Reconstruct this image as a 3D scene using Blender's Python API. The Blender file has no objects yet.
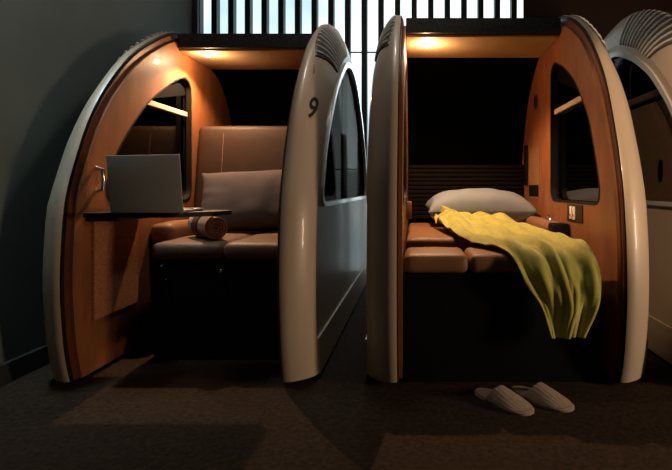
import bpy, bmesh, math, random
from mathutils import Vector, Matrix, noise
from mathutils.geometry import tessellate_polygon
random.seed(7)
S = bpy.context.scene
COL = S.collection
F = 520.0; CH = 0.78; VX, VY = 415.0, 188.0

# ------------------------------------------------------------ materials
def new_mat(name):
    m = bpy.data.materials.new(name); m.use_nodes = True
    nt = m.node_tree; b = nt.nodes['Principled BSDF']
    return m, nt, b
def pmat(name, col, rough=.5, metal=0., spec=.5, coat=0., nscale=0, nmix=.15, bump=0., bscale=200, stretch=None, sheen=0, detail=4):
    m, nt, b = new_mat(name)
    b.inputs['Base Color'].default_value = (*col, 1)
    b.inputs['Roughness'].default_value = rough
    b.inputs['Metallic'].default_value = metal
    b.inputs['Specular IOR Level'].default_value = spec
    b.inputs['Coat Weight'].default_value = coat
    b.inputs['Coat Roughness'].default_value = .08
    if sheen: b.inputs['Sheen Weight'].default_value = sheen
    tc = nt.nodes.new('ShaderNodeTexCoord'); mp = nt.nodes.new('ShaderNodeMapping')
    nt.links.new(tc.outputs['Object'], mp.inputs['Vector'])
    if stretch: mp.inputs['Scale'].default_value = stretch
    if nscale:
        n = nt.nodes.new('ShaderNodeTexNoise'); n.inputs['Scale'].default_value = nscale; n.inputs['Detail'].default_value = detail
        nt.links.new(mp.outputs[0], n.inputs['Vector'])
        r = nt.nodes.new('ShaderNodeValToRGB')
        r.color_ramp.elements[0].position = .3; r.color_ramp.elements[1].position = .7
        r.color_ramp.elements[0].color = (*[c*(1-nmix) for c in col], 1)
        r.color_ramp.elements[1].color = (*[min(1, c*(1+nmix)) for c in col], 1)
        nt.links.new(n.outputs['Fac'], r.inputs['Fac']); nt.links.new(r.outputs['Color'], b.inputs['Base Color'])
    if bump:
        n2 = nt.nodes.new('ShaderNodeTexNoise'); n2.inputs['Scale'].default_value = bscale; n2.inputs['Detail'].default_value = 3
        nt.links.new(mp.outputs[0], n2.inputs['Vector'])
        bp = nt.nodes.new('ShaderNodeBump'); bp.inputs['Strength'].default_value = bump; bp.inputs['Distance'].default_value = .004
        nt.links.new(n2.outputs['Fac'], bp.inputs['Height']); nt.links.new(bp.outputs[0], b.inputs['Normal'])
    return m
def emat(name, col, st):
    m, nt, b = new_mat(name)
    b.inputs['Base Color'].default_value = (*col, 1)
    b.inputs['Emission Color'].default_value = (*col, 1); b.inputs['Emission Strength'].default_value = st
    return m
def glassmat(name, tint, ior=1.5):
    m = bpy.data.materials.new(name); m.use_nodes = True; nt = m.node_tree; nt.nodes.clear()
    o = nt.nodes.new('ShaderNodeOutputMaterial'); mx = nt.nodes.new('ShaderNodeMixShader')
    t = nt.nodes.new('ShaderNodeBsdfTransparent'); g = nt.nodes.new('ShaderNodeBsdfGlossy'); f = nt.nodes.new('ShaderNodeFresnel')
    f.inputs['IOR'].default_value = 1.5; g.inputs['Roughness'].default_value = .02; t.inputs['Color'].default_value = (*tint, 1)
    g.inputs['Color'].default_value = (.9, .9, .9, 1); f.inputs['IOR'].default_value = ior
    nt.links.new(f.outputs[0], mx.inputs[0]); nt.links.new(t.outputs[0], mx.inputs[1]); nt.links.new(g.outputs[0], mx.inputs[2]); nt.links.new(mx.outputs[0], o.inputs[0])
    return m
def panemat(name, tint, k):
    m = glassmat(name, tint); nt = m.node_tree
    mx = [n for n in nt.nodes if n.type=='MIX_SHADER'][0]
    for l in list(mx.inputs[0].links): nt.links.remove(l)
    mx.inputs[0].default_value = k; return m
M = dict(
 shell = pmat('cream_gloss_shell', (.52,.415,.31), .42, coat=.12, nscale=3, nmix=.04),
 grey_shell = pmat('grey_gloss_shell', (.62,.62,.60), .22, coat=.6, nscale=3, nmix=.04),
 gasket = pmat('black_rubber', (.006,.006,.006), .6, spec=.2),
 wood = pmat('orange_veneer', (.225,.080,.026), .5, coat=.08, nscale=14, nmix=.22, stretch=(1,1,.35), bump=.15, bscale=160),
 edge = pmat('dark_red_edge', (.09,.026,.010), .45, nscale=10),
 black = pmat('black_laminate', (.004,.004,.005), .55, spec=.15, nscale=20, nmix=.2),
 liner = pmat('black_lining_cloth', (.001,.001,.001), 1, spec=0, nscale=60, nmix=.3),
 roof = pmat('dark_grey_roof', (.025,.028,.03), .55, spec=.3, nscale=60, nmix=.5),
 ceil = pmat('cream_ceiling_panel', (.46,.32,.17), .6, nscale=5, nmix=.05),
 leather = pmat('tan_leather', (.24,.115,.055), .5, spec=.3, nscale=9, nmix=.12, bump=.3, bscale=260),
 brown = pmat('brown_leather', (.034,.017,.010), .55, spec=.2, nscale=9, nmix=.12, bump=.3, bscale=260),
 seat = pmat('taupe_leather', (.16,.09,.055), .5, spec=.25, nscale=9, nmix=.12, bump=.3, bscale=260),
 stitch = pmat('stitching', (.16,.09,.06), .8, nscale=50),
 chrome = pmat('chrome', (.75,.75,.75), .18, metal=1, nscale=10, nmix=.02),
 shutter = pmat('brown_shutter', (.006,.004,.003), .9, spec=.08, nscale=20),
 laptop = pmat('grey_aluminium', (.36,.35,.34), .5, metal=.2, nscale=90, nmix=.03),
 keys = pmat('black_keys', (.012,.012,.012), .5, nscale=20),
 screen = pmat('dark_screen', (.01,.01,.012), .15, nscale=5),
 pil_m = pmat('mauve_cotton', (.065,.052,.058), .9, nscale=8, nmix=.05, bump=.15, bscale=500),
 pil_g = pmat('pale_grey_cotton', (.22,.26,.30), .9, nscale=8, nmix=.05, bump=.15, bscale=500),
 blanket = pmat('yellow_green_knit', (.48,.45,.085), .9, sheen=.3, nscale=25, nmix=.12, bump=.5, bscale=420),
 towel = pmat('brown_fleece', (.27,.12,.06), .95, sheen=.3, nscale=40, nmix=.2, bump=.8, bscale=300),
 band = pmat('dark_red_band', (.07,.012,.01), .8, nscale=30),
 slip = pmat('white_towelling', (.34,.25,.18), .95, nscale=60, nmix=.12, bump=.6, bscale=500),
 sole = pmat('slipper_sole', (.35,.28,.22), .9, nscale=30),
 speck = pmat('speckled_brown_panel', (.33,.13,.05), .8, nscale=260, nmix=.55, detail=2, bump=.3, bscale=300),
 white = pmat('white_plastic', (.75,.70,.62), .4, nscale=10, nmix=.02),
 red = pmat('red_plastic', (.5,.04,.02), .4, nscale=10, nmix=.02),
 rail = pmat('pale_blind_rail', (.62,.47,.34), .4, nscale=8, nmix=.05),
 blind = pmat('grey_brown_blind', (.70,.50,.38), .7, nscale=60, nmix=.1),
 dblind = pmat('charcoal_blind', (.003,.003,.003), .9, spec=.05, nscale=60, nmix=.1),
 vent = pmat('dark_vent_recess', (.09,.08,.07), .5, nscale=20),
 rib = pmat('backlit_pale_rib', (.85,.82,.76), .35, nscale=8, nmix=.03),  # ribs made paler, window backlight put into their colour
 ink = pmat('black_lettering', (.01,.01,.01), .5, nscale=10),
 wall = pmat('grey_green_paint', (.085,.10,.092), .75, nscale=2.5, nmix=.12, bump=.1, bscale=60),
 dwall = pmat('dark_brown_wall', (.055,.022,.014), .8, nscale=3, nmix=.15),
 base = pmat('dark_skirting', (.02,.022,.022), .5, nscale=8),
 carpet = pmat('grey_carpet', (.036,.023,.015), .95, spec=.1, nscale=55, nmix=.35, bump=.9, bscale=380),
 ceiling = pmat('dark_ceiling', (.05,.05,.05), .9, nscale=3),
 fin = pmat('black_slat', (.012,.013,.014), .5, nscale=20),
 tglass = glassmat('tinted_glass', (.16,.17,.18)),
 cglass = panemat('smoked_window_pane', (.66,.64,.61), .02),
 glow = emat('lit_lens', (1,.72,.40), 60),
)
def window_mat():
    m, nt, b = new_mat('backlit_window')
    b.inputs['Base Color'].default_value = (.4,.45,.47,1)
    tc = nt.nodes.new('ShaderNodeTexCoord'); n = nt.nodes.new('ShaderNodeTexNoise'); n.inputs['Scale'].default_value = 1.1; n.inputs['Detail'].default_value = 2
    nt.links.new(tc.outputs['Object'], n.inputs['Vector'])
    r = nt.nodes.new('ShaderNodeValToRGB'); r.color_ramp.elements[0].color = (.42,.60,.66,1); r.color_ramp.elements[1].color = (.88,1,1,1)
    r.color_ramp.elements[0].position = .38; r.color_ramp.elements[1].position = .58
    nt.links.new(n.outputs['Fac'], r.inputs['Fac']); nt.links.new(r.outputs['Color'], b.inputs['Emission Color'])
    b.inputs['Emission Strength'].default_value = 1.5
    return m
M['window'] = window_mat()

# ------------------------------------------------------------ object helpers
def world_origin(o):
    return Vector(o['_o']) if (o is not None and '_o' in o) else Vector((0,0,0))
ORI = {}
def build(name, verts, faces, mat, parent=None, smooth=False, origin=None):
    """verts in world space; child origin = parent's origin (or 'origin')"""
    po = ORI.get(parent.name, Vector()) if parent else Vector()
    if origin is None:
        if parent: org = po.copy()
        else:
            xs=[v[0] for v in verts]; ys=[v[1] for v in verts]; zs=[v[2] for v in verts]
            org = Vector(((min(xs)+max(xs))/2, (min(ys)+max(ys))/2, min(zs)))
    else: org = Vector(origin)
    me = bpy.data.meshes.new(name)
    me.from_pydata([tuple(Vector(v)-org) for v in verts], [], faces)
    bm = bmesh.new(); bm.from_mesh(me)
    bmesh.ops.recalc_face_normals(bm, faces=bm.faces)
    bm.to_mesh(me); bm.free()
    if isinstance(mat, (list, tuple)):
        for k in mat: me.materials.append(M[k])
    else: me.materials.append(M[mat])
    if smooth:
        me.polygons.foreach_set('use_smooth', [True]*len(me.polygons))
        if smooth != 'all': me.set_sharp_from_angle(angle=math.radians(38))
    me.update()
    o = bpy.data.objects.new(name, me); COL.objects.link(o)
    if parent: o.parent = parent; o.location = org - po
    else: o.location = org
    ORI[o.name] = org
    return o
def empty(name, loc, label, cat, group=None):
    o = bpy.data.objects.new(name, None); COL.objects.link(o); o.location = loc; o.empty_display_size = .1
    o['label'] = label; o['category'] = cat
    if group: o['group'] = group
    ORI[o.name] = Vector(loc); return o
def tag(o, label, cat, group=None):
    o['label'] = label; o['category'] = cat
    if group: o['group'] = group
    return o
def struct(o): o['kind'] = 'structure'; return o
class G:
    def __init__(s): s.v=[]; s.f=[]
    def add(s, v, f):
        n=len(s.v); s.v+= [Vector(p) for p in v]; s.f += [tuple(i+n for i in q) for q in f]; return s
    def box(s, x0,x1,y0,y1,z0,z1, bev=0, seg=3, mat=None):
        bm = bmesh.new(); bmesh.ops.create_cube(bm, size=1)
        for v in bm.verts:
            v.co = Vector((x0+(x1-x0)*(v.co.x+.5), y0+(y1-y0)*(v.co.y+.5), z0+(z1-z0)*(v.co.z+.5)))
        if bev: bmesh.ops.bevel(bm, geom=list(bm.edges), offset=bev, segments=seg, affect='EDGES', profile=.5)
        if mat is not None: bmesh.ops.transform(bm, matrix=mat, verts=bm.verts)
        bm.verts.index_update()
        s.add([v.co.copy() for v in bm.verts], [[v.index for v in f.verts] for f in bm.faces]); bm.free(); return s
    def tube(s, pts, r, n=10):
        rings=[]; pts=[Vector(p) for p in pts]
        for i,p in enumerate(pts):
            d = (pts[min(i+1,len(pts)-1)]-pts[max(i-1,0)]).normalized()
            a = d.orthogonal().normalized() if i==0 else (a - d*a.dot(d)).normalized()
            b = d.cross(a); rr = r[i] if isinstance(r,(list,tuple)) else r
            rings.append([p+a*rr*math.cos(2*math.pi*k/n)+b*rr*math.sin(2*math.pi*k/n) for k in range(n)])
        v=[q for g in rings for q in g]; f=[]
        for i in range(len(rings)-1):
            for k in range(n): f.append((i*n+k, i*n+(k+1)%n, (i+1)*n+(k+1)%n, (i+1)*n+k))
        f.append(tuple(range(n))[::-1]); f.append(tuple((len(rings)-1)*n+k for k in range(n)))
        return s.add(v,f)
    def prism(s, poly, a, b, axis='x'):
        """2-D poly extruded a..b along axis; poly in the other two coords"""
        def mk(p,t): return {'x':(t,p[0],p[1]),'y':(p[0],t,p[1]),'z':(p[0],p[1],t)}[axis]
        n=len(poly); v=[mk(p,a) for p in poly]+[mk(p,b) for p in poly]
        tris = tessellate_polygon([[Vector((p[0],p[1],0)) for p in poly]])
        f=[tuple(t) for t in tris]+[tuple(i+n for i in t) for t in tris]+[(i,(i+1)%n,(i+1)%n+n,i+n) for i in range(n)]
        return s.add(v,f)
    def plate(s, outer, holes, x0, x1):
        """plate in the YZ plane with holes, solid between x0 and x1"""
        loops=[outer]+holes; flat=[p for l in loops for p in l]; n=len(flat)
        tris = tessellate_polygon([[Vector((p[0],p[1],0)) for p in l] for l in loops])
        v=[(x0,p[0],p[1]) for p in flat]+[(x1,p[0],p[1]) for p in flat]
        f=[tuple(t) for t in tris]+[tuple(i+n for i in t) for t in tris]; o=0
        for l in loops:
            m=len(l)
            f += [(o+i,o+(i+1)%m,o+(i+1)%m+n,o+i+n) for i in range(m)]; o+=m
        return s.add(v,f)
    def done(s, name, mat, parent=None, smooth=False, origin=None): return build(name, s.v, s.f, mat, parent, smooth, origin)
def catmull(P, n):
    P=[Vector((p[0],p[1])) for p in P]; Q=[P[0]*2-P[1]]+P+[P[-1]*2-P[-2]]; dense=[]
    for i in range(1,len(Q)-2):
        for k in range(20):
            t=k/20; a,b,c,d=Q[i-1],Q[i],Q[i+1],Q[i+2]
            dense.append(.5*((2*b)+(c-a)*t+(2*a-5*b+4*c-d)*t*t+(3*b-a-3*c+d)*t**3))
    dense.append(P[-1]); L=[0]
    for i in range(1,len(dense)): L.append(L[-1]+(dense[i]-dense[i-1]).length)
    out=[]; j=0
    for k in range(n):
        s=L[-1]*k/(n-1)
        while j<len(L)-2 and L[j+1]<s: j+=1
        t=(s-L[j])/max(1e-9,L[j+1]-L[j]); out.append(dense[j].lerp(dense[j+1],min(1,t)))
    return out
def full_profile(front, yc, n=34):
    """front half from bottom to apex, then mirrored"""
    a = catmull(front, n)
    return a + [Vector((2*yc-p.x, p.y)) for p in reversed(a[:-1])]
def sstep(t): t=max(0,min(1,t)); return t*t*(3-2*t)
def offset(P, ds, dt):
    out=[]; n=len(P)
    for i,p in enumerate(P):
        t = (P[min(i+1,n-1)]-P[max(i-1,0)]).normalized()
        nv = Vector((t.y,-t.x))                      # inward (profile runs front-bottom -> top -> rear-bottom)
        if i==0: nv=Vector((1,0))
        if i==n-1: nv=Vector((-1,0))
        w = sstep((-nv.y-.15)/.8); d = ds+(dt-ds)*w
        out.append(p+nv*d)
    return out
def round_corners(poly, r, ang=25):
    out=[]; n=len(poly)
    for i in range(n):
        p=poly[i]; a=(poly[i-1]-p); b=(poly[(i+1)%n]-p)
        an=math.degrees(math.pi-a.angle(b))
        if an<ang: out.append(p); continue
        out.append(('c',p))
    # arc replace with bezier, trimming neighbours closer than r
    pts=[]
    corners=[q[1] for q in out if isinstance(q,tuple)]
    for i,q in enumerate(out):
        if isinstance(q,tuple):
            p=q[1]
            def walk(step):
                j=i; cur=p
                while True:
                    j2=(j+step)%n; nx=out[j2][1] if isinstance(out[j2],tuple) else out[j2]
                    if (nx-p).length>=r:
                        # intersection on segment cur->nx
                        lo,hi=0,1
                        for _ in range(30):
                            m=(lo+hi)/2
                            if (cur.lerp(nx,m)-p).length<r: lo=m
                            else: hi=m
                        return cur.lerp(nx,hi)
                    cur=nx; j=j2
            A=walk(-1); B=walk(1)
            for k in range(9):
                t=k/8; pts.append(A*(1-t)**2+p*2*t*(1-t)+B*t*t)
        else:
            if all((q-c).length>=r for c in corners): pts.append(q)
    return pts

# ------------------------------------------------------------ the room
def quad(name, vs, mat): return struct(build(name, vs, [(0,1,2,3)], mat))
g=G().box(-3.2,3.6,-1.0,5.6,-.05,0); struct(g.done('floor','carpet'))
g=G().box(-1.74,-1.64,-1.0,3.82,0,2.8); struct(g.done('wall_left','wall'))
g=G().box(-1.64,-1.622,-1.0,3.82,0,.085,.004); struct(g.done('baseboard_left','base'))
g=G().box(-1.76,-1.60,3.82,3.86,0,2.8,.004); struct(g.done('trim_1','base'))
g=G().box(-3.2,-2.35,4.9,5.0,0,2.8); struct(g.done('wall_back','dwall'))
g=G().box(1.02,3.6,4.9,5.0,0,2.8); struct(g.done('wall_back','dwall'))
g=G().box(-3.3,-3.2,-1.0,5.0,0,2.8); struct(g.done('wall_far_left','dwall'))
g=G().box(3.3,3.4,-1.0,5.0,0,2.8); struct(g.done('wall_right','dwall'))
g=G().box(-3.3,3.6,-1.0,5.6,2.8,2.85); struct(g.done('ceiling','ceiling'))
g=G().box(-2.35,1.02,4.9,5.0,0,2.8); win=struct(g.done('window_1','window'))
# vertical black slats in front of the lit window
x=-2.32; k=0
while x<1.0:
    G().box(x,x+.050,4.75,4.84,0.0,2.8,.003,1).done('slat','fin',win); x+=.1525
g=G()
for z in (0.95,2.05): g.box(-2.35,1.02,4.885,4.9,z,z+.012)
g.done('glazing_bar','base',win)

# ------------------------------------------------------------ pods
PL=[(2.038,.02),(2.005,.14),(1.985,.30),(1.979,.43),(1.99,.60),(2.012,.745),(2.069,.893),(2.155,1.066),(2.291,1.243),(2.513,1.444),(2.822,1.618),(3.02,1.675),(3.20,1.695)]
PLR=[(y, z if z<.7 else z+(z-.7)*.045) for y,z in PL]
PR=[(2.033,.02),(1.998,.12),(1.975,.25),(1.965,.40),(1.975,.60),(2.011,.816),(2.094,1.051),(2.208,1.275),(2.389,1.479),(2.56,1.60),(2.709,1.673),(2.9,1.735),(3.10,1.755)]
P3=[(a-.08,b) for a,b in PR]
def pod(x0L, x0R, profL, profR, yc, roof_y, label, panel_side, detail=True, liner_top=None):
    cx=(x0L+x0R)/2
    root=empty('sleeping_pod',(cx,yc,0),label,'sleeping pod','sleeping pods in the row')
    for s,x0,prof in ((-1,x0L,profL),(1,x0R,profR)):
        P=full_profile(prof,yc)
        zmax=max(p.y for p in P)
        # --- glossy shell: curved rim band + outer skin with the arched opening
        secs=[(0,0,0),(.012,-.004,-.004),(.035,.0,.0),(.066,.018,.035),(.09,.038,.075),(.108,.060,.12),(.122,.088,.175)]
        loops=[(x0+s*dx, offset(P,a,b)) for dx,a,b in secs]
        v=[];f=[];n=len(P)
        for xx,L in loops: v+=[(xx,p.x,p.y) for p in L]
        for j in range(len(loops)-1):
            for i in range(n):
                i2=(i+1)%n; f.append((j*n+i,j*n+i2,(j+1)*n+i2,(j+1)*n+i))
        outer=loops[-1][1]
        A=[p for p in offset(P,.165,.235) if p.y>.74]
        Wout=round_corners(A+[Vector((A[-1].x-.005,.72)),Vector((A[0].x+.0,.72))],.07,40)
        g=G().add(v,f)
        ox=x0+s*.122; ix=x0+s*.108
        # outer skin, with a slanted skirt below z=.24 is part of it
        g.plate(outer,[Wout],ix,ox)
        g.done('shell','shell' if not (panel_side=='L' and s==1 and detail) else 'shell',root,True)
        # bright frame around the outer arched window
        Wo2=[p for p in offset(P,.145,.205) if p.y>.74]
        Wf=round_corners(Wo2+[Vector((Wo2[-1].x,.70)),Vector((Wo2[0].x,.70))],.08,40)
        G().plate(Wf,[Wout],ox-s*.004,ox+s*.010).done('window_frame','grey_shell',root,True)
        G().plate([p for p in Wout],[],ix-s*.002,ix+s*.003).done('outer_glass','cglass',root)
        # lower skirt trim line
        Lo=[p for p in outer if p.y<.235]
        fr=[p for p in outer[:n//2] if p.y<.235]; re=[p for p in outer[n//2:] if p.y<.235]
        G().plate(fr+re,[],ox-s*.002,ox+s*.008).done('skirt_panel','shell',root,True)
        # --- inner side
        A=[p for p in offset(P,.185,.245) if p.y>.73 and p.x<yc-.12]
        Win=A+[Vector((yc-.10,A[-1].y-.01)),Vector((yc-.10,.705)),Vector((A[0].x,.705))]
        Win=round_corners(Win,.085,40)
        G().plate(offset(P,.004,.004),[Win],x0+s*.0005,x0+s*.006).done('gasket','gasket',root,True)
        G().plate(offset(P,.10,.18),[Win],x0+s*.006,x0+s*.09).done('inner_core','gasket',root)
        G().plate(offset(P,.016,.016),[Win],x0-s*.006,x0+s*.0005).done('edge_trim','edge',root,True)
        W2=round_corners([Vector((p.x,p.y)) for p in Win],.02,60)
        G().plate(offset(P,.045,.05),[W2],x0-s*.020,x0-s*.006).done('inner_panel','wood',root,True)
        # narrow black seal round the inner window
        c=Vector((sum(p.x for p in Win)/len(Win),sum(p.y for p in Win)/len(Win)))
        Wi=[c+(p-c)*.972 for p in Win]
        G().plate([p for p in Win],[Wi],x0-s*.0225,x0+s*.006).done('window_seal','gasket',root,True)
        G().plate([c+(p-c)*.975 for p in Win],[],x0+s*.022,x0+s*.026).done('inner_glass','tglass',root)
        # blind and its pale bottom rail behind the glass
        zb=1.215
        ys=[p.x for p in Win if p.y>zb-.05]; yl=min(p.x for p in Win if abs(p.y-zb)<.06)
        up=[p for p in Win if p.y>zb]
        if len(up)>3:
            if detail:
                bl=G().plate([c+(p-c)*.97 if 0 else p for p in up],[],x0+s*.012,x0+s*.015).done('window_blind','dblind',root)
                G().box(min(x0-s*.004,x0+s*.012),max(x0-s*.004,x0+s*.012),yl+.005,yc-.115,zb-.014,zb+.014,.003,2).done('blind_rail','rail',bl)
            else:
                dn=[p for p in Wout if p.y<zb]
                bl=G().plate(dn,[],x0+s*.085,x0+s*.098).done('window_blind','blind',root)
                y0=min(p.x for p in Wout if abs(p.y-zb)<.08)
                G().box(min(x0+s*.09,x0+s*.104),max(x0+s*.09,x0+s*.104),y0,2*yc-y0,zb-.004,zb+.03,.003,2).done('blind_rail','rail',bl)
                hx=x0+s*.10
                v=[];N=20
                lp=[Vector((2.40+.016*math.cos(a),.86+.05*math.sin(a)*(1) )) for a in [2*math.pi*k/N for k in range(N)]]
                G().plate(lp,[],hx-s*.004,hx+s*.006).done('pull_handle','black',bl)
        # --- cooling ribs on the sloping top of the shell, between roof edge and window arch
        def surf(u,w):    # u: along profile index, w: across 0..1 through secs
            j=w*(len(loops)-1); a=min(int(j),len(loops)-2); t=j-a
            i=min(int(u),n-2); q=u-i
            def pt(a): 
                xx,L=loops[a]; p=L[i].lerp(L[i+1],q); return Vector((xx,p.x,p.y))
            return pt(a).lerp(pt(a+1),t)
        mid=(n-1)/2
        # teardrop field of parallel ribs: start near the crest, end near the arch
        nr=12
        def rib_pts(t,h,m=10):
            u0=21.2+t*9.6; u1=23.2+t*6.6
            wa=.50-.24*math.sin(math.pi*(.12+.8*t)); pts=[]
            for k in range(m+1):
                q=k/m; u=u0+(u1-u0)*q; w=min(.995,wa+(1.0-wa)*q)
                p=surf(u,w); p0=surf(u+.3,w); p1=surf(u,w-.06)
                nn=(p0-p).cross(p1-p).normalized()
                if nn.z<0: nn=-nn
                pts.append(p+nn*h)
            return pts
        rows=[rib_pts(k/40,.0022,16) for k in range(41)]
        v=[p for q in rows for p in q]; f=[]
        for i in range(40):
            for k in range(16): f.append((i*17+k,i*17+k+1,(i+1)*17+k+1,(i+1)*17+k))
        vg=build('vent_recess',v,f,'vent',root,'all')
        md=vg.modifiers.new('t','SOLIDIFY'); md.thickness=.002; md.offset=0
        for r in range(nr):
            G().tube(rib_pts((r+.5)/nr*.98+.01,.005),[.003]+[.0062]*9+[.004],8).done('cooling_rib','rib',vg,True)
        # black feet
        for fy in (2.35,2*yc-2.35):
            G().box(min(x0+s*.03,x0+s*.09),max(x0+s*.03,x0+s*.09),fy-.05,fy+.05,0,.021,.003).done('foot','gasket',root)
    # --- roof and rear shell between the two walls
    P=full_profile(profL,yc); Q=offset(P,.03,.035)
    outc=[p for p in Q if p.x>roof_y]
    zt=outc[0].y; outc=[Vector((roof_y,zt))]+outc
    ztop=zt-.065
    ye=yc+.05
    inn=[(roof_y,ztop),(ye,ztop+.01),(ye+.12,ztop-.01),(ye+.3,1.50),(ye+.45,1.36),(ye+.58,1.14),(ye+.66,.9),(ye+.69,.6),(ye+.69,.02)]
    inc=[inn[0]]+[tuple(p) for p in catmull(inn[1:],22)]
    a,b=x0L+.0215,x0R-.0215
    G().prism([tuple(p) for p in outc]+[p for p in reversed(inc)],a,b,'x').done('canopy','liner',root)
    # dark roof lip along the front edge
    dz=(max(p[1] for p in profR)-max(p[1] for p in profL))
    G().box(a-.0,b+.0,roof_y-.018,roof_y,ztop-.004,zt+.012,.004).done('roof_lip','roof',root)
    oc=[p for p in outc if p.x<yc+.6]
    G().prism([(p.x,p.y+.001) for p in oc]+[(p.x,p.y+.012) for p in reversed(oc)],a,b,'x').done('roof_skin','roof',root)
    return root,(a,b,ztop)

podL,(la,lb,lz)=pod(-1.353,-.517,PL,PLR,3.20,2.93,'tan-rimmed arched sleeping pod marked 9, seat upright with laptop table','L')
podR,(ra,rb,rz)=pod(-.070,.803,PR,PR,3.10,2.80,'arched sleeping pod with its seat laid flat as a bed, yellow blanket on it','R')
pod3,(ta,tb,tz)=pod(1.235,2.09,P3,P3,3.02,2.70,'third pod at the right edge, only its cream outer side and window seen','N',detail=False)

# number on the front of the left pod's right wall
def rim_point(prof,yc,x0,s,z,dx):
    P=full_profile(prof,yc)[:33]
    secs=[(0,0,0),(.012,-.004,-.004),(.035,.0,.0),(.066,.018,.035),(.09,.038,.075),(.108,.060,.12),(.122,.088,.175)]
    def at(dx,z):
        for k in range(len(secs)-1):
            if secs[k][0]<=dx<=secs[k+1][0]: break
        t=(dx-secs[k][0])/(secs[k+1][0]-secs[k][0])
        a=secs[k][1]*(1-t)+secs[k+1][1]*t; b=secs[k][2]*(1-t)+secs[k+1][2]*t
        L=offset(full_profile(prof,yc),a,b)[:33]
        for i in range(len(L)-1):
            if L[i].y<=z<=L[i+1].y and L[i].x>1.5:
                q=(z-L[i].y)/(L[i+1].y-L[i].y); return Vector((x0+s*dx, L[i].x+(L[i+1].x-L[i].x)*q, z))
        return Vector((x0+s*dx,2.3,z))
    return at
at=rim_point(PLR,3.2,-.517,1,1.12,.08)
cu=bpy.data.curves.new('numeral','FONT'); cu.body='9'; cu.size=.15; cu.offset=.002; cu.shear=.0; cu.align_x='CENTER'; cu.extrude=0
to=bpy.data.objects.new('tmp',cu); COL.objects.link(to)
bpy.context.view_layer.update()
me=bpy.data.meshes.new_from_object(to.evaluated_get(bpy.context.evaluated_depsgraph_get()))
bpy.data.objects.remove(to)
vs=[v.co.copy() for v in me.vertices]; fs=[tuple(p.vertices) for p in me.polygons]
c=sum(vs,Vector())/len(vs); vv=[]
for p in vs:
    q=p-c; ang=math.radians(-8); qx=q.x*math.cos(ang)-q.y*math.sin(ang); qy=q.x*math.sin(ang)+q.y*math.cos(ang)
    dx=.080+qx*.42; z=1.135+qy*.95
    w=at(min(.12,max(.03,dx)),z); vv.append(w+Vector((.0012,-.0028,.001)))
bpy.data.meshes.remove(me)
o=build('numeral',vv,fs,'ink',podL)
md=o.modifiers.new('t','SOLIDIFY'); md.thickness=.001
w=at(.06,1.29)
build('small_mark',[w+Vector((-.004,-.003,.0)),w+Vector((.004,-.003,.005)),w+Vector((.003,-.0,.045)),w+Vector((0,-.001,.05))],[(0,1,2,3)],'white',podL)

# ceiling panels, lamps
def lamp_fit(root,a,b,z,yf,depth,lx,ly,name,energy):
    G().box(a,b,yf,yf+depth,z-.016,z-.001,.003).done('ceiling_panel','ceil',root,True)
    zz=z-.016
    N=20
    lf=G().prism([(lx+.024*math.cos(2*math.pi*k/N),ly+.024*math.sin(2*math.pi*k/N)) for k in range(N)],zz-.008,zz,'z').done('ceiling_light','chrome',root,True)
    v=[];f=[]
    for i in range(7):
        t=math.pi/2*i/6
        for k in range(16): a2=2*math.pi*k/16; v.append((lx+.017*math.cos(t)*math.cos(a2),ly+.017*math.cos(t)*math.sin(a2),zz-.008-.014*math.sin(t)))
    for i in range(6):
        for k in range(16): f.append((i*16+k,i*16+(k+1)%16,(i+1)*16+(k+1)%16,(i+1)*16+k))
    build('lens',v,f,'glow',lf,'all')
    for kind,en,dz in (('SPOT',energy,.028),('POINT',energy*.085,.05)):
        l=bpy.data.lights.new(name,kind); l.energy=en; l.color=(1,.60,.33); l.shadow_soft_size=.012
        if kind=='SPOT': l.spot_size=math.radians(138); l.spot_blend=.5
        o=bpy.data.objects.new(name,l); COL.objects.link(o); o.location=(lx,ly,zz-dz)
    sx=a+(b-a)*.52
    G().prism([(sx+.022*math.cos(2*math.pi*k/N),yf+depth+.03+.03*math.sin(2*math.pi*k/N)) for k in range(N)],zz-.0,z+.004,'z').done('smoke_sensor','gasket',root)
lamp_fit(podL,la,lb,lz,2.935,.50,-1.187,2.98,'left_pod_lamp',60)
lamp_fit(podR,ra,rb,rz,2.82,.45,.066,2.95,'right_pod_lamp',72)

def cushion(g,x0,x1,y0,y1,z0,z1,bev=.03,seams=0,puff=.006):
    nx,ny=28,20; bx=min(bev,(z1-z0)/2)
    v=[];f=[]
    # superellipse-section cushion from a subdivided box
    bm=bmesh.new(); bmesh.ops.create_cube(bm,size=1)
    for vv in bm.verts: vv.co=Vector((x0+(x1-x0)*(vv.co.x+.5),y0+(y1-y0)*(vv.co.y+.5),z0+(z1-z0)*(vv.co.z+.5)))
    bmesh.ops.bevel(bm,geom=list(bm.edges),offset=bx*.95,segments=4,affect='EDGES',profile=.5)
    bmesh.ops.subdivide_edges(bm,edges=[e for e in bm.edges if e.calc_length()>.08],cuts=8,use_grid_fill=True)
    for p in bm.verts:
        u=(p.co.x-x0)/(x1-x0)*2-1; w=(p.co.y-y0)/(y1-y0)*2-1
        if p.co.z>(z0+z1)/2: p.co.z+=puff*(1-u*u)*(1-w*w)+.0015*noise.noise(p.co*14)
    bm.verts.index_update()
    g.add([p.co.copy() for p in bm.verts],[[q.index for q in ff.verts] for ff in bm.faces]); bm.free(); return g

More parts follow.
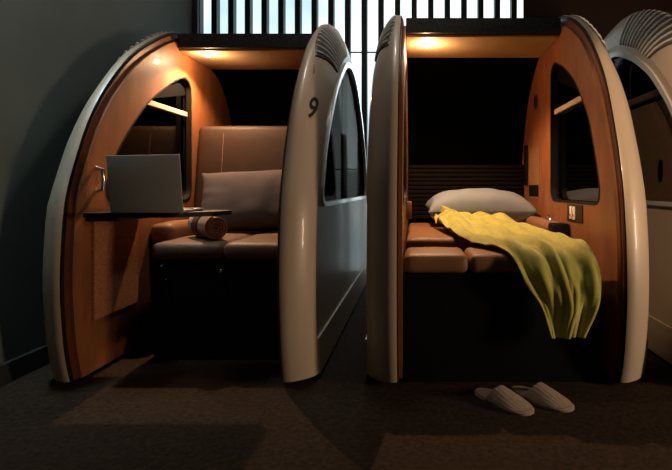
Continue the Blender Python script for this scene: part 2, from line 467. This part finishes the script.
# ------------------------------------------------------------ left pod interior: upright seat
BL,BR=-1.19,-.555
g=G().box(BL,BR,2.37,3.80,0,.455,.006); g.done('seat_base','black',podL)
G().box(BL+.02,BR-.02,2.358,2.37,.0,.435,0).done('front_door','black',podL)
for (x,z,r) in ((BL+.05,.43,.009),(BL+.07,.37,.006),(-.875,.405,.010)):
    G().tube([(x,2.362,z),(x,2.345,z),(x,2.338,z)],[r*.7,r,r*.6],10).done('stud','chrome',podL,True)
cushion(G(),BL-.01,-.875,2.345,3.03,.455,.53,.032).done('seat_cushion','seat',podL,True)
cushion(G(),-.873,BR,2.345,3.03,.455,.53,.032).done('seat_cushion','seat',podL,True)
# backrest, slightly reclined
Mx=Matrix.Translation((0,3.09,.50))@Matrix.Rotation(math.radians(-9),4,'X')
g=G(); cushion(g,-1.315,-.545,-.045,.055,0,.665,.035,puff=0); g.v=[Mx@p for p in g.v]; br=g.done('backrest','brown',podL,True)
g=G(); g.tube([Mx@Vector((-1.155,-.0455,z)) for z in (.03,.2,.4,.61)],.0022,6); g.done('stitching','stitch',br,True)
# armrest along the left wall and its ledge
cushion(G(),-1.332,-1.215,2.60,3.02,.50,.60,.035).done('armrest','leather',podL,True)
G().box(-1.332,-1.20,2.62,3.80,.30,.50,.004).done('armrest_base','black',podL)
# folding tray table on the wall
def rpoly(pts,r): return [tuple(p) for p in round_corners([Vector(p) for p in pts],r,20)]
tp=rpoly([(-1.275,1.975),(-.93,1.975),(-.80,2.10),(-.79,2.27),(-1.275,2.27)],.035)
tt=G().prism(tp,.667,.685,'z').done('tray_table','black',podL)
G().box(-1.332,-1.20,2.10,2.50,.645,.667,.004).done('tray_bracket','brown',tt)
G().box(-1.345,-1.318,2.14,2.48,.235,.655,.004).done('wall_flap','speck',podL)
G().tube([(-1.333,2.17,.765),(-1.305,2.17,.775),(-1.300,2.17,.815),(-1.305,2.17,.855),(-1.333,2.17,.865)],.010,10).done('grab_handle','chrome',podL,True)

# ------------------------------------------------------------ right pod interior: flat bed
XL,XR=-.045,.690
G().box(XL,XR,2.09,2.34,0,.44,.006).done('footrest_base','black',podR)
G().box(XL,XR,2.63,3.76,0,.45,.006).done('bed_base','black',podR)
xm=.215
cushion(G(),XL,xm,2.055,2.345,.44,.515,.03).done('footrest_cushion','leather',podR,True)
cushion(G(),xm+.002,XR,2.055,2.345,.44,.515,.03).done('footrest_cushion','leather',podR,True)
cushion(G(),XL,xm,2.60,3.76,.455,.53,.03).done('bed_cushion','leather',podR,True)
cushion(G(),xm+.002,XR,2.60,3.76,.455,.53,.03).done('bed_cushion','leather',podR,True)
# bolster / armrest on the right wall with ring pull
cushion(G(),.693,.781,2.72,3.70,.44,.60,.03).done('armrest','leather',podR,True)
ring=[(.735+.0,2.86+.028*math.cos(a),.602+.028*math.sin(a)) for a in [math.pi*k/10 for k in range(11)]]
G().tube(ring,.005,8).done('ring_pull','chrome',podR,True)
G().box(.693,.781,2.62,2.715,.0,.60,.01).done('armrest_end','black',podR,True)
# ribbed shutter behind the pillow
g=G()
for k in range(13): g.box(ra,rb,3.725,3.745,.56+k*.03,.585+k*.03,.006,2)
g.done('rear_shutter','shutter',podR,True)
# niche, switch, grille and sockets on the right wall
wx=.783
g=G(); g.box(wx-.012,wx,3.24,3.60,.70,1.04)
nf=G().plate([Vector(p) for p in ((3.26,.71),(3.56,.71),(3.56,1.05),(3.26,1.05))],[[Vector(p) for p in ((3.275,.725),(3.545,.725),(3.545,1.035),(3.275,1.035))]],wx-.004,wx+.0).done('niche_frame','leather',podR)
G().box(wx-.0025,wx,3.275,3.545,.80,1.035).done('niche_back','leather',nf)
G().box(wx-.006,wx,3.275,3.545,.725,.80).done('niche_socket_panel','black',nf)
G().box(wx-.012,wx,3.60,3.68,.80,1.08,.004).done('reading_lamp','black',podR,True)
N=24
lp=[Vector((3.36+.05*math.cos(2*math.pi*k/N),1.335+.05*math.sin(2*math.pi*k/N))) for k in range(N)]
sg=G().plate(lp,[],wx-.004,wx).done('speaker_grille','edge',podR)
g=G()
for k in range(-3,4):
    h=math.sqrt(max(0,.042**2-(k*.012)**2)); g.box(wx-.007,wx-.004,3.36-h,3.36+h,1.335+k*.012-.003,1.335+k*.012+.003)
g.done('grille_bar','black',sg)
cp=G().box(wx-.006,wx,2.42,2.66,.615,.70,.003).done('control_panel','brown',podR,True)
for y in (2.585,2.535):
    G().box(wx-.012,wx-.006,y-.017,y+.017,.625,.69,.003).done('switch','white',cp,True)
    G().box(wx-.014,wx-.012,y-.008,y+.008,.64,.652,.001).done('indicator','red',cp)
G().box(-.048,-.020,3.0,3.12,.60,.70,.004).done('door_latch','leather',podR,True)

# ------------------------------------------------------------ pillows
def pillow(name,w,d,h,mat,Mx,label,seed):
    nx,ny=44,30; v=[];f=[]
    for side in (1,-1):
        for j in range(ny+1):
            for i in range(nx+1):
                u=i/nx*2-1; t=j/ny*2-1
                x=u*w/2*(1-.07*(1-t*t)*abs(u)**3); y=t*d/2*(1-.09*(1-u*u)*abs(t)**3)
                e=max(0,(1-abs(u)**2.6)*(1-abs(t)**2.6))**.45
                z=h/2*e
                nz=noise.noise(Vector((x*9+seed,y*9,side)))*.010*e+abs(noise.noise(Vector((x*5+seed,y*16,side*2))))*.014*(1-e)*min(1,e*3)
                # creases radiating from corners
                ang=math.atan2(t,u); nz-=.006*max(0,math.sin(ang*11+seed))*(abs(u*t))*e
                v.append(Vector((x,y,side*(z+.002+nz))))
    n=(nx+1)*(ny+1)
    for j in range(ny):
        for i in range(nx):
            a=j*(nx+1)+i; f.append((a,a+1,a+nx+2,a+nx+1)); f.append((n+a,n+a+nx+1,n+a+nx+2,n+a+1))
    bd=[i for i in range(nx+1)]+[j*(nx+1)+nx for j in range(1,ny+1)]+[ny*(nx+1)+i for i in range(nx-1,-1,-1)]+[j*(nx+1) for j in range(ny-1,0,-1)]
    for k in range(len(bd)):
        a=bd[k]; b=bd[(k+1)%len(bd)]; f.append((a,n+a,n+b,b))
    v=[Mx@p for p in v]
    return tag(build(name,v,f,mat,None,'all'),label,'pillow')
pillow('pillow',.74,.37,.17,'pil_m',Matrix.Translation((-.855,2.93,.715))@Matrix.Rotation(math.radians(-3),4,'Y')@Matrix.Rotation(math.radians(66),4,'X'),'mauve-grey pillow leaning against the upright seat back in the left pod',3.)
pillow('pillow',.68,.42,.25,'pil_g',Matrix.Translation((.415,3.42,.648))@Matrix.Rotation(math.radians(4),4,'X')@Matrix.Rotation(math.radians(2),4,'Z'),'plump pale grey pillow lying at the head of the bed in the right pod',8.)

# ------------------------------------------------------------ laptop
Z0=.6855; Y0=2.005
lt=empty('laptop',(-1.03,2.10,.685),'open grey laptop standing on the black tray table, its lid back facing out','laptop')
a0,a1=-1.172,-.892
G().box(a0,a1,Y0,Y0+.195,Z0,Z0+.011,.004).done('base','laptop',lt,True)
g=G()
for r in range(5):
    for k in range(13): g.box(a0+.012+k*.0199,a0+.029+k*.0199,Y0+.03+r*.019,Y0+.046+r*.019,Z0+.011,Z0+.013)
kb=g.done('keyboard','keys',lt)
G().box(-1.08,-.985,Y0+.132,Y0+.187,Z0+.011,Z0+.0116).done('trackpad','laptop',lt)
Lx=Matrix.Translation((0,Y0,Z0+.012))@Matrix.Rotation(math.radians(6),4,'X')@Matrix.Rotation(math.radians(-1),4,'Y')
lid=G().box(a0,a1,-.007,0,0,.228,.003,2,Lx).done('lid','laptop',lt,True)
G().box(a0+.01,a1-.01,0,.001,.014,.219,0,2,Lx).done('screen','screen',lid)
G().tube([(a0+.03,Y0+.002,Z0+.012),(a1-.03,Y0+.002,Z0+.012)],.006,10).done('hinge','keys',lt,True)

# ------------------------------------------------------------ rolled blanket
ax=Vector((.62,-.785,0)).normalized(); up=Vector((0,0,1)); sd=ax.cross(up)
cen=Vector((-.925,2.43,.595)); v=[];f=[]
turns=4.2; N=120; th=.0085; R0=.008; R1=.060
prof=[]
for k in range(N+1):
    t=k/N; a=turns*2*math.pi*t; r=R0+(R1-R0)*t; prof.append((a,r))
ring=[(math.cos(a)*r,math.sin(a)*r) for a,r in prof]+[(math.cos(a)*(r-th),math.sin(a)*(r-th)) for a,r in reversed(prof)]
m=len(ring); L=[0,.006,.15,.28,.286]
for li,l in enumerate(L):
    for (p,q) in ring:
        sc=.97 if li in (0,len(L)-1) else 1
        nn=1+.03*noise.noise(Vector((p*30,q*30,l*12)))
        v.append(cen-ax*l+sd*p*sc*nn+up*q*sc*nn)
for i in range(len(L)-1):
    for k in range(m):
        k2=(k+1)%m; f.append((i*m+k,i*m+k2,(i+1)*m+k2,(i+1)*m+k))
h=N+1
for base in (0,(len(L)-1)*m):
    for k in range(N): f.append((base+k,base+k+1,base+m-2-k,base+m-1-k))
roll=tag(build('rolled_blanket',v,f,'towel',None,'yes'),'brown blanket rolled into a spiral, lying on the seat cushion','blanket')
v=[];f=[]
for i,l in enumerate((.12,.20)):
    for rr in (.0615,.0635):
        for k in range(32): 
            a=2*math.pi*k/32; v.append(cen-ax*l+sd*rr*math.cos(a)+up*rr*math.sin(a))
for k in range(32):
    k2=(k+1)%32; f+=[(k,k2,64+k2,64+k),(32+k,32+k2,96+k2,96+k),(k,k2,32+k2,32+k),(64+k,64+k2,96+k2,96+k)]
build('wrap_band',v,f,'band',roll,True)

# ------------------------------------------------------------ yellow blanket thrown over the bed
Lp=[(.11,3.16,.58),(.125,2.98,.57),(.155,2.76,.565),(.196,2.55,.55),(.245,2.32,.535),(.30,2.17,.53),(.36,2.05,.51),(.42,2.015,.42),(.485,2.01,.32),(.515,2.00,.205)]
Rp=[(.20,3.17,.61),(.36,3.14,.60),(.50,3.04,.585),(.60,2.88,.565),(.65,2.68,.555),(.68,2.48,.55),(.69,2.28,.54),(.695,2.07,.53),(.705,2.01,.44),(.69,2.0,.33),(.645,2.0,.21)]
def resamp3(P,n):
    P=[Vector(p) for p in P]; Q=[P[0]*2-P[1]]+P+[P[-1]*2-P[-2]]; out=[]
    for k in range(n):
        s=(len(P)-1)*k/(n-1); i=min(int(s),len(P)-2); t=s-i; a,b,c,d=Q[i:i+4]
        out.append(.5*((2*b)+(c-a)*t+(2*a-5*b+4*c-d)*t*t+(3*b-a-3*c+d)*t**3))
    return out
nv,nu=110,64
LL=resamp3(Lp,nv); RR=resamp3(Rp,nv); v=[];f=[]
def support(x,y):
    if x>.70: return -1
    if y>2.59: return .535
    if y>2.345: return .52
    if y>2.055: return .529
    return -1
for j in range(nv):
    t=j/(nv-1); hang=sstep((t-.66)/.12)
    for i in range(nu):
        u=i/(nu-1); p=LL[j].lerp(RR[j],u)
        ph=u*4.6*math.pi+2.4*noise.noise(Vector((u*1.5,t*3.0,1)))+1.2*t
        amp=(.022-.004*t)*(1-hang)+.016*hang
        fold=(math.sin(ph)*.45+noise.noise(Vector((u*6,t*4,3)))*1.5+noise.noise(Vector((u*12+t*4,t*9,5)))*.8-abs(noise.noise(Vector((u*7-t*3,t*5,11))))*.9)*amp
        crump=(1-sstep((t-.05)/.4))*(.045*noise.noise(Vector((u*4,t*20,7)))+.035*abs(noise.noise(Vector((u*3,t*12,9)))))
        bul=.016*math.sin(math.pi*u)
        p=p+Vector((.006*math.sin(ph+1),-(fold+.6*bul+.014)*hang,(fold+bul+crump+amp*.4)*(1-hang)))
        s=support(p.x,p.y)
        if p.y>2.085:
            if s>0 and p.z<s+.005: p.z=s+.005+.004*(noise.noise(p*20)+1)
        elif p.z>.485:
            d=Vector((p.y-2.085,p.z-.485))
            if d.length<.048: d=d.normalized()*.048; p.y=2.085+d.x; p.z=.485+d.y
        elif p.y>2.037: p.y=2.037
        v.append(p)
for j in range(nv-1):
    for i in range(nu-1):
        a=j*nu+i; f.append((a,a+1,a+nu+1,a+nu))
bk=build('throw_blanket',v,f,'blanket',None,'all')
md=bk.modifiers.new('t','SOLIDIFY'); md.thickness=.006; md.offset=1
md=bk.modifiers.new('s','SUBSURF'); md.levels=1; md.render_levels=1
tag(bk,'crumpled yellow-green throw sliding off the bed of the right pod','blanket')
# turned-up hem seen below the blanket
# ------------------------------------------------------------ slippers
def slipper(name,heel,toe,label,tw):
    heel=Vector((*heel,0)); toe=Vector((*toe,0)); d=(toe-heel); L=d.length; d.normalize(); s=Vector((d.y,-d.x,0))
    root=empty(name,tuple((heel+toe)/2),label,'slipper','pair of slippers')
    def half(t): # half width along length 0 heel..1 toe
        return .051*(max(0,1-abs(2*t-1)**3.2))**.5*(.86+.28*sstep(t*1.3-.1))
    N=40; ol=[]
    ts=[.5-.5*math.cos(math.pi*k/N) for k in range(N+1)]
    for t in ts: ol.append((t,half(t)))
    poly=[(heel+d*L*t+s*w) for t,w in ol]+[(heel+d*L*t-s*w) for t,w in reversed(ol[1:-1])]
    G().prism([(p.x,p.y) for p in poly],.001,.008,'z').done('sole','sole',root,True)
    c=(heel+toe)/2
    G().prism([tuple(c.xy+(p.xy-c.xy)*.95) for p in poly],.008,.014,'z').done('insole','slip',root,True)
    v=[];f=[];nt,na=36,30
    for i in range(nt+1):
        q=i/nt; 
        for k in range(na+1):
            a=math.pi*k/na
            t=.40-.10*math.sin(a)**2*-1*0 + (.998-.40)*q
            t0=.46-.12*(1-math.sin(a)); t=t0+(.998-t0)*q
            w=half(t)*1.02; hh=(.050*(1-q*q)**.9*(1-.3*q)+.004)*(1-.35*q)
            rib=.0022*math.sin(k*2.1)*(1-q*.7)
            # flattened round section, tw shifts the crown
            x=math.cos(a); z=max(0,math.sin(a))**.8
            p=heel+d*L*t+s*(x*w*(1-.15*z*(1-q))+tw*z*(1-q))
            v.append(Vector((p.x,p.y,.006+(hh+rib)*z)))
    for i in range(nt):
        for k in range(na):
            a=i*(na+1)+k; f.append((a,a+1,a+na+2,a+na+1))
    o=build('upper',v,f,'slip',root,'all'); md=o.modifiers.new('t','SOLIDIFY'); md.thickness=.004; md.offset=-1
    return root
slipper('slipper',(.235,1.995),(.400,1.785),'left-hand white towelling slipper, more of its open heel showing',.004)
slipper('slipper',(.375,2.015),(.55,1.815),'right-hand white towelling slipper, nearer the pod wall',-.004)

# ------------------------------------------------------------ lights
def area(name,loc,target,size,energy,col,sy=None,spread=math.pi):
    l=bpy.data.lights.new(name,'AREA'); l.energy=energy; l.color=col; l.size=size; l.spread=spread
    if sy: l.shape='RECTANGLE'; l.size_y=sy
    o=bpy.data.objects.new(name,l); COL.objects.link(o); o.location=loc
    o.rotation_euler=(Vector(target)-Vector(loc)).to_track_quat('-Z','Y').to_euler(); return o
area('aisle_light_right',(3.1,.82,.85),(-.4,2.05,.85),.3,44,(1,.72,.48),.6)
area('left_wall_fill',(-1.56,2.0,2.75),(-1.57,2.05,0),.12,3.5,(.70,.93,1.0),.5,math.radians(62))  # added source without a known fitting, brightens left wall, rim and floor
area('gap_window_light',(-.27,4.6,1.6),(-.27,2.4,.6),.25,4,(.75,.95,1.0),1.6)
l=bpy.data.lights.new('third_pod_fill','SPOT'); l.energy=140; l.color=(1,.66,.38); l.spot_size=math.radians(32); l.spot_blend=.6; l.shadow_soft_size=.04  # added spot that brightens the third pod's outer side, no known lamp
o=bpy.data.objects.new('third_pod_fill',l); COL.objects.link(o); o.location=(.30,.2,2.1)
o.rotation_euler=(Vector((1.24,2.45,.80))-o.location).to_track_quat('-Z','Y').to_euler()
area('gap_top_fill',(-.22,2.5,2.75),(-.42,2.75,1.2),.2,7,(1,.92,.82))  # added overhead fill for the shaded top slope and ribs
area('room_fill',(.8,-.8,2.3),(-.5,2.4,.7),1.4,.5,(1,.85,.7))
w=bpy.data.worlds.new('World'); S.world=w; w.use_nodes=True
w.node_tree.nodes['Background'].inputs[0].default_value=(.02,.02,.022,1); w.node_tree.nodes['Background'].inputs[1].default_value=.5

# ------------------------------------------------------------ camera
cd=bpy.data.cameras.new('Camera'); cam=bpy.data.objects.new('Camera',cd); COL.objects.link(cam)
cd.sensor_width=36; cd.lens=36*F/672; cd.shift_x=-(VX-336)/672; cd.shift_y=-(235-VY)/672
cam.location=(0,0,CH); cam.rotation_euler=(math.radians(90),0,0); cd.clip_start=.02
S.camera=cam
S.view_settings.view_transform='Standard'; S.view_settings.look='None'; S.view_settings.exposure=0; S.view_settings.gamma=1
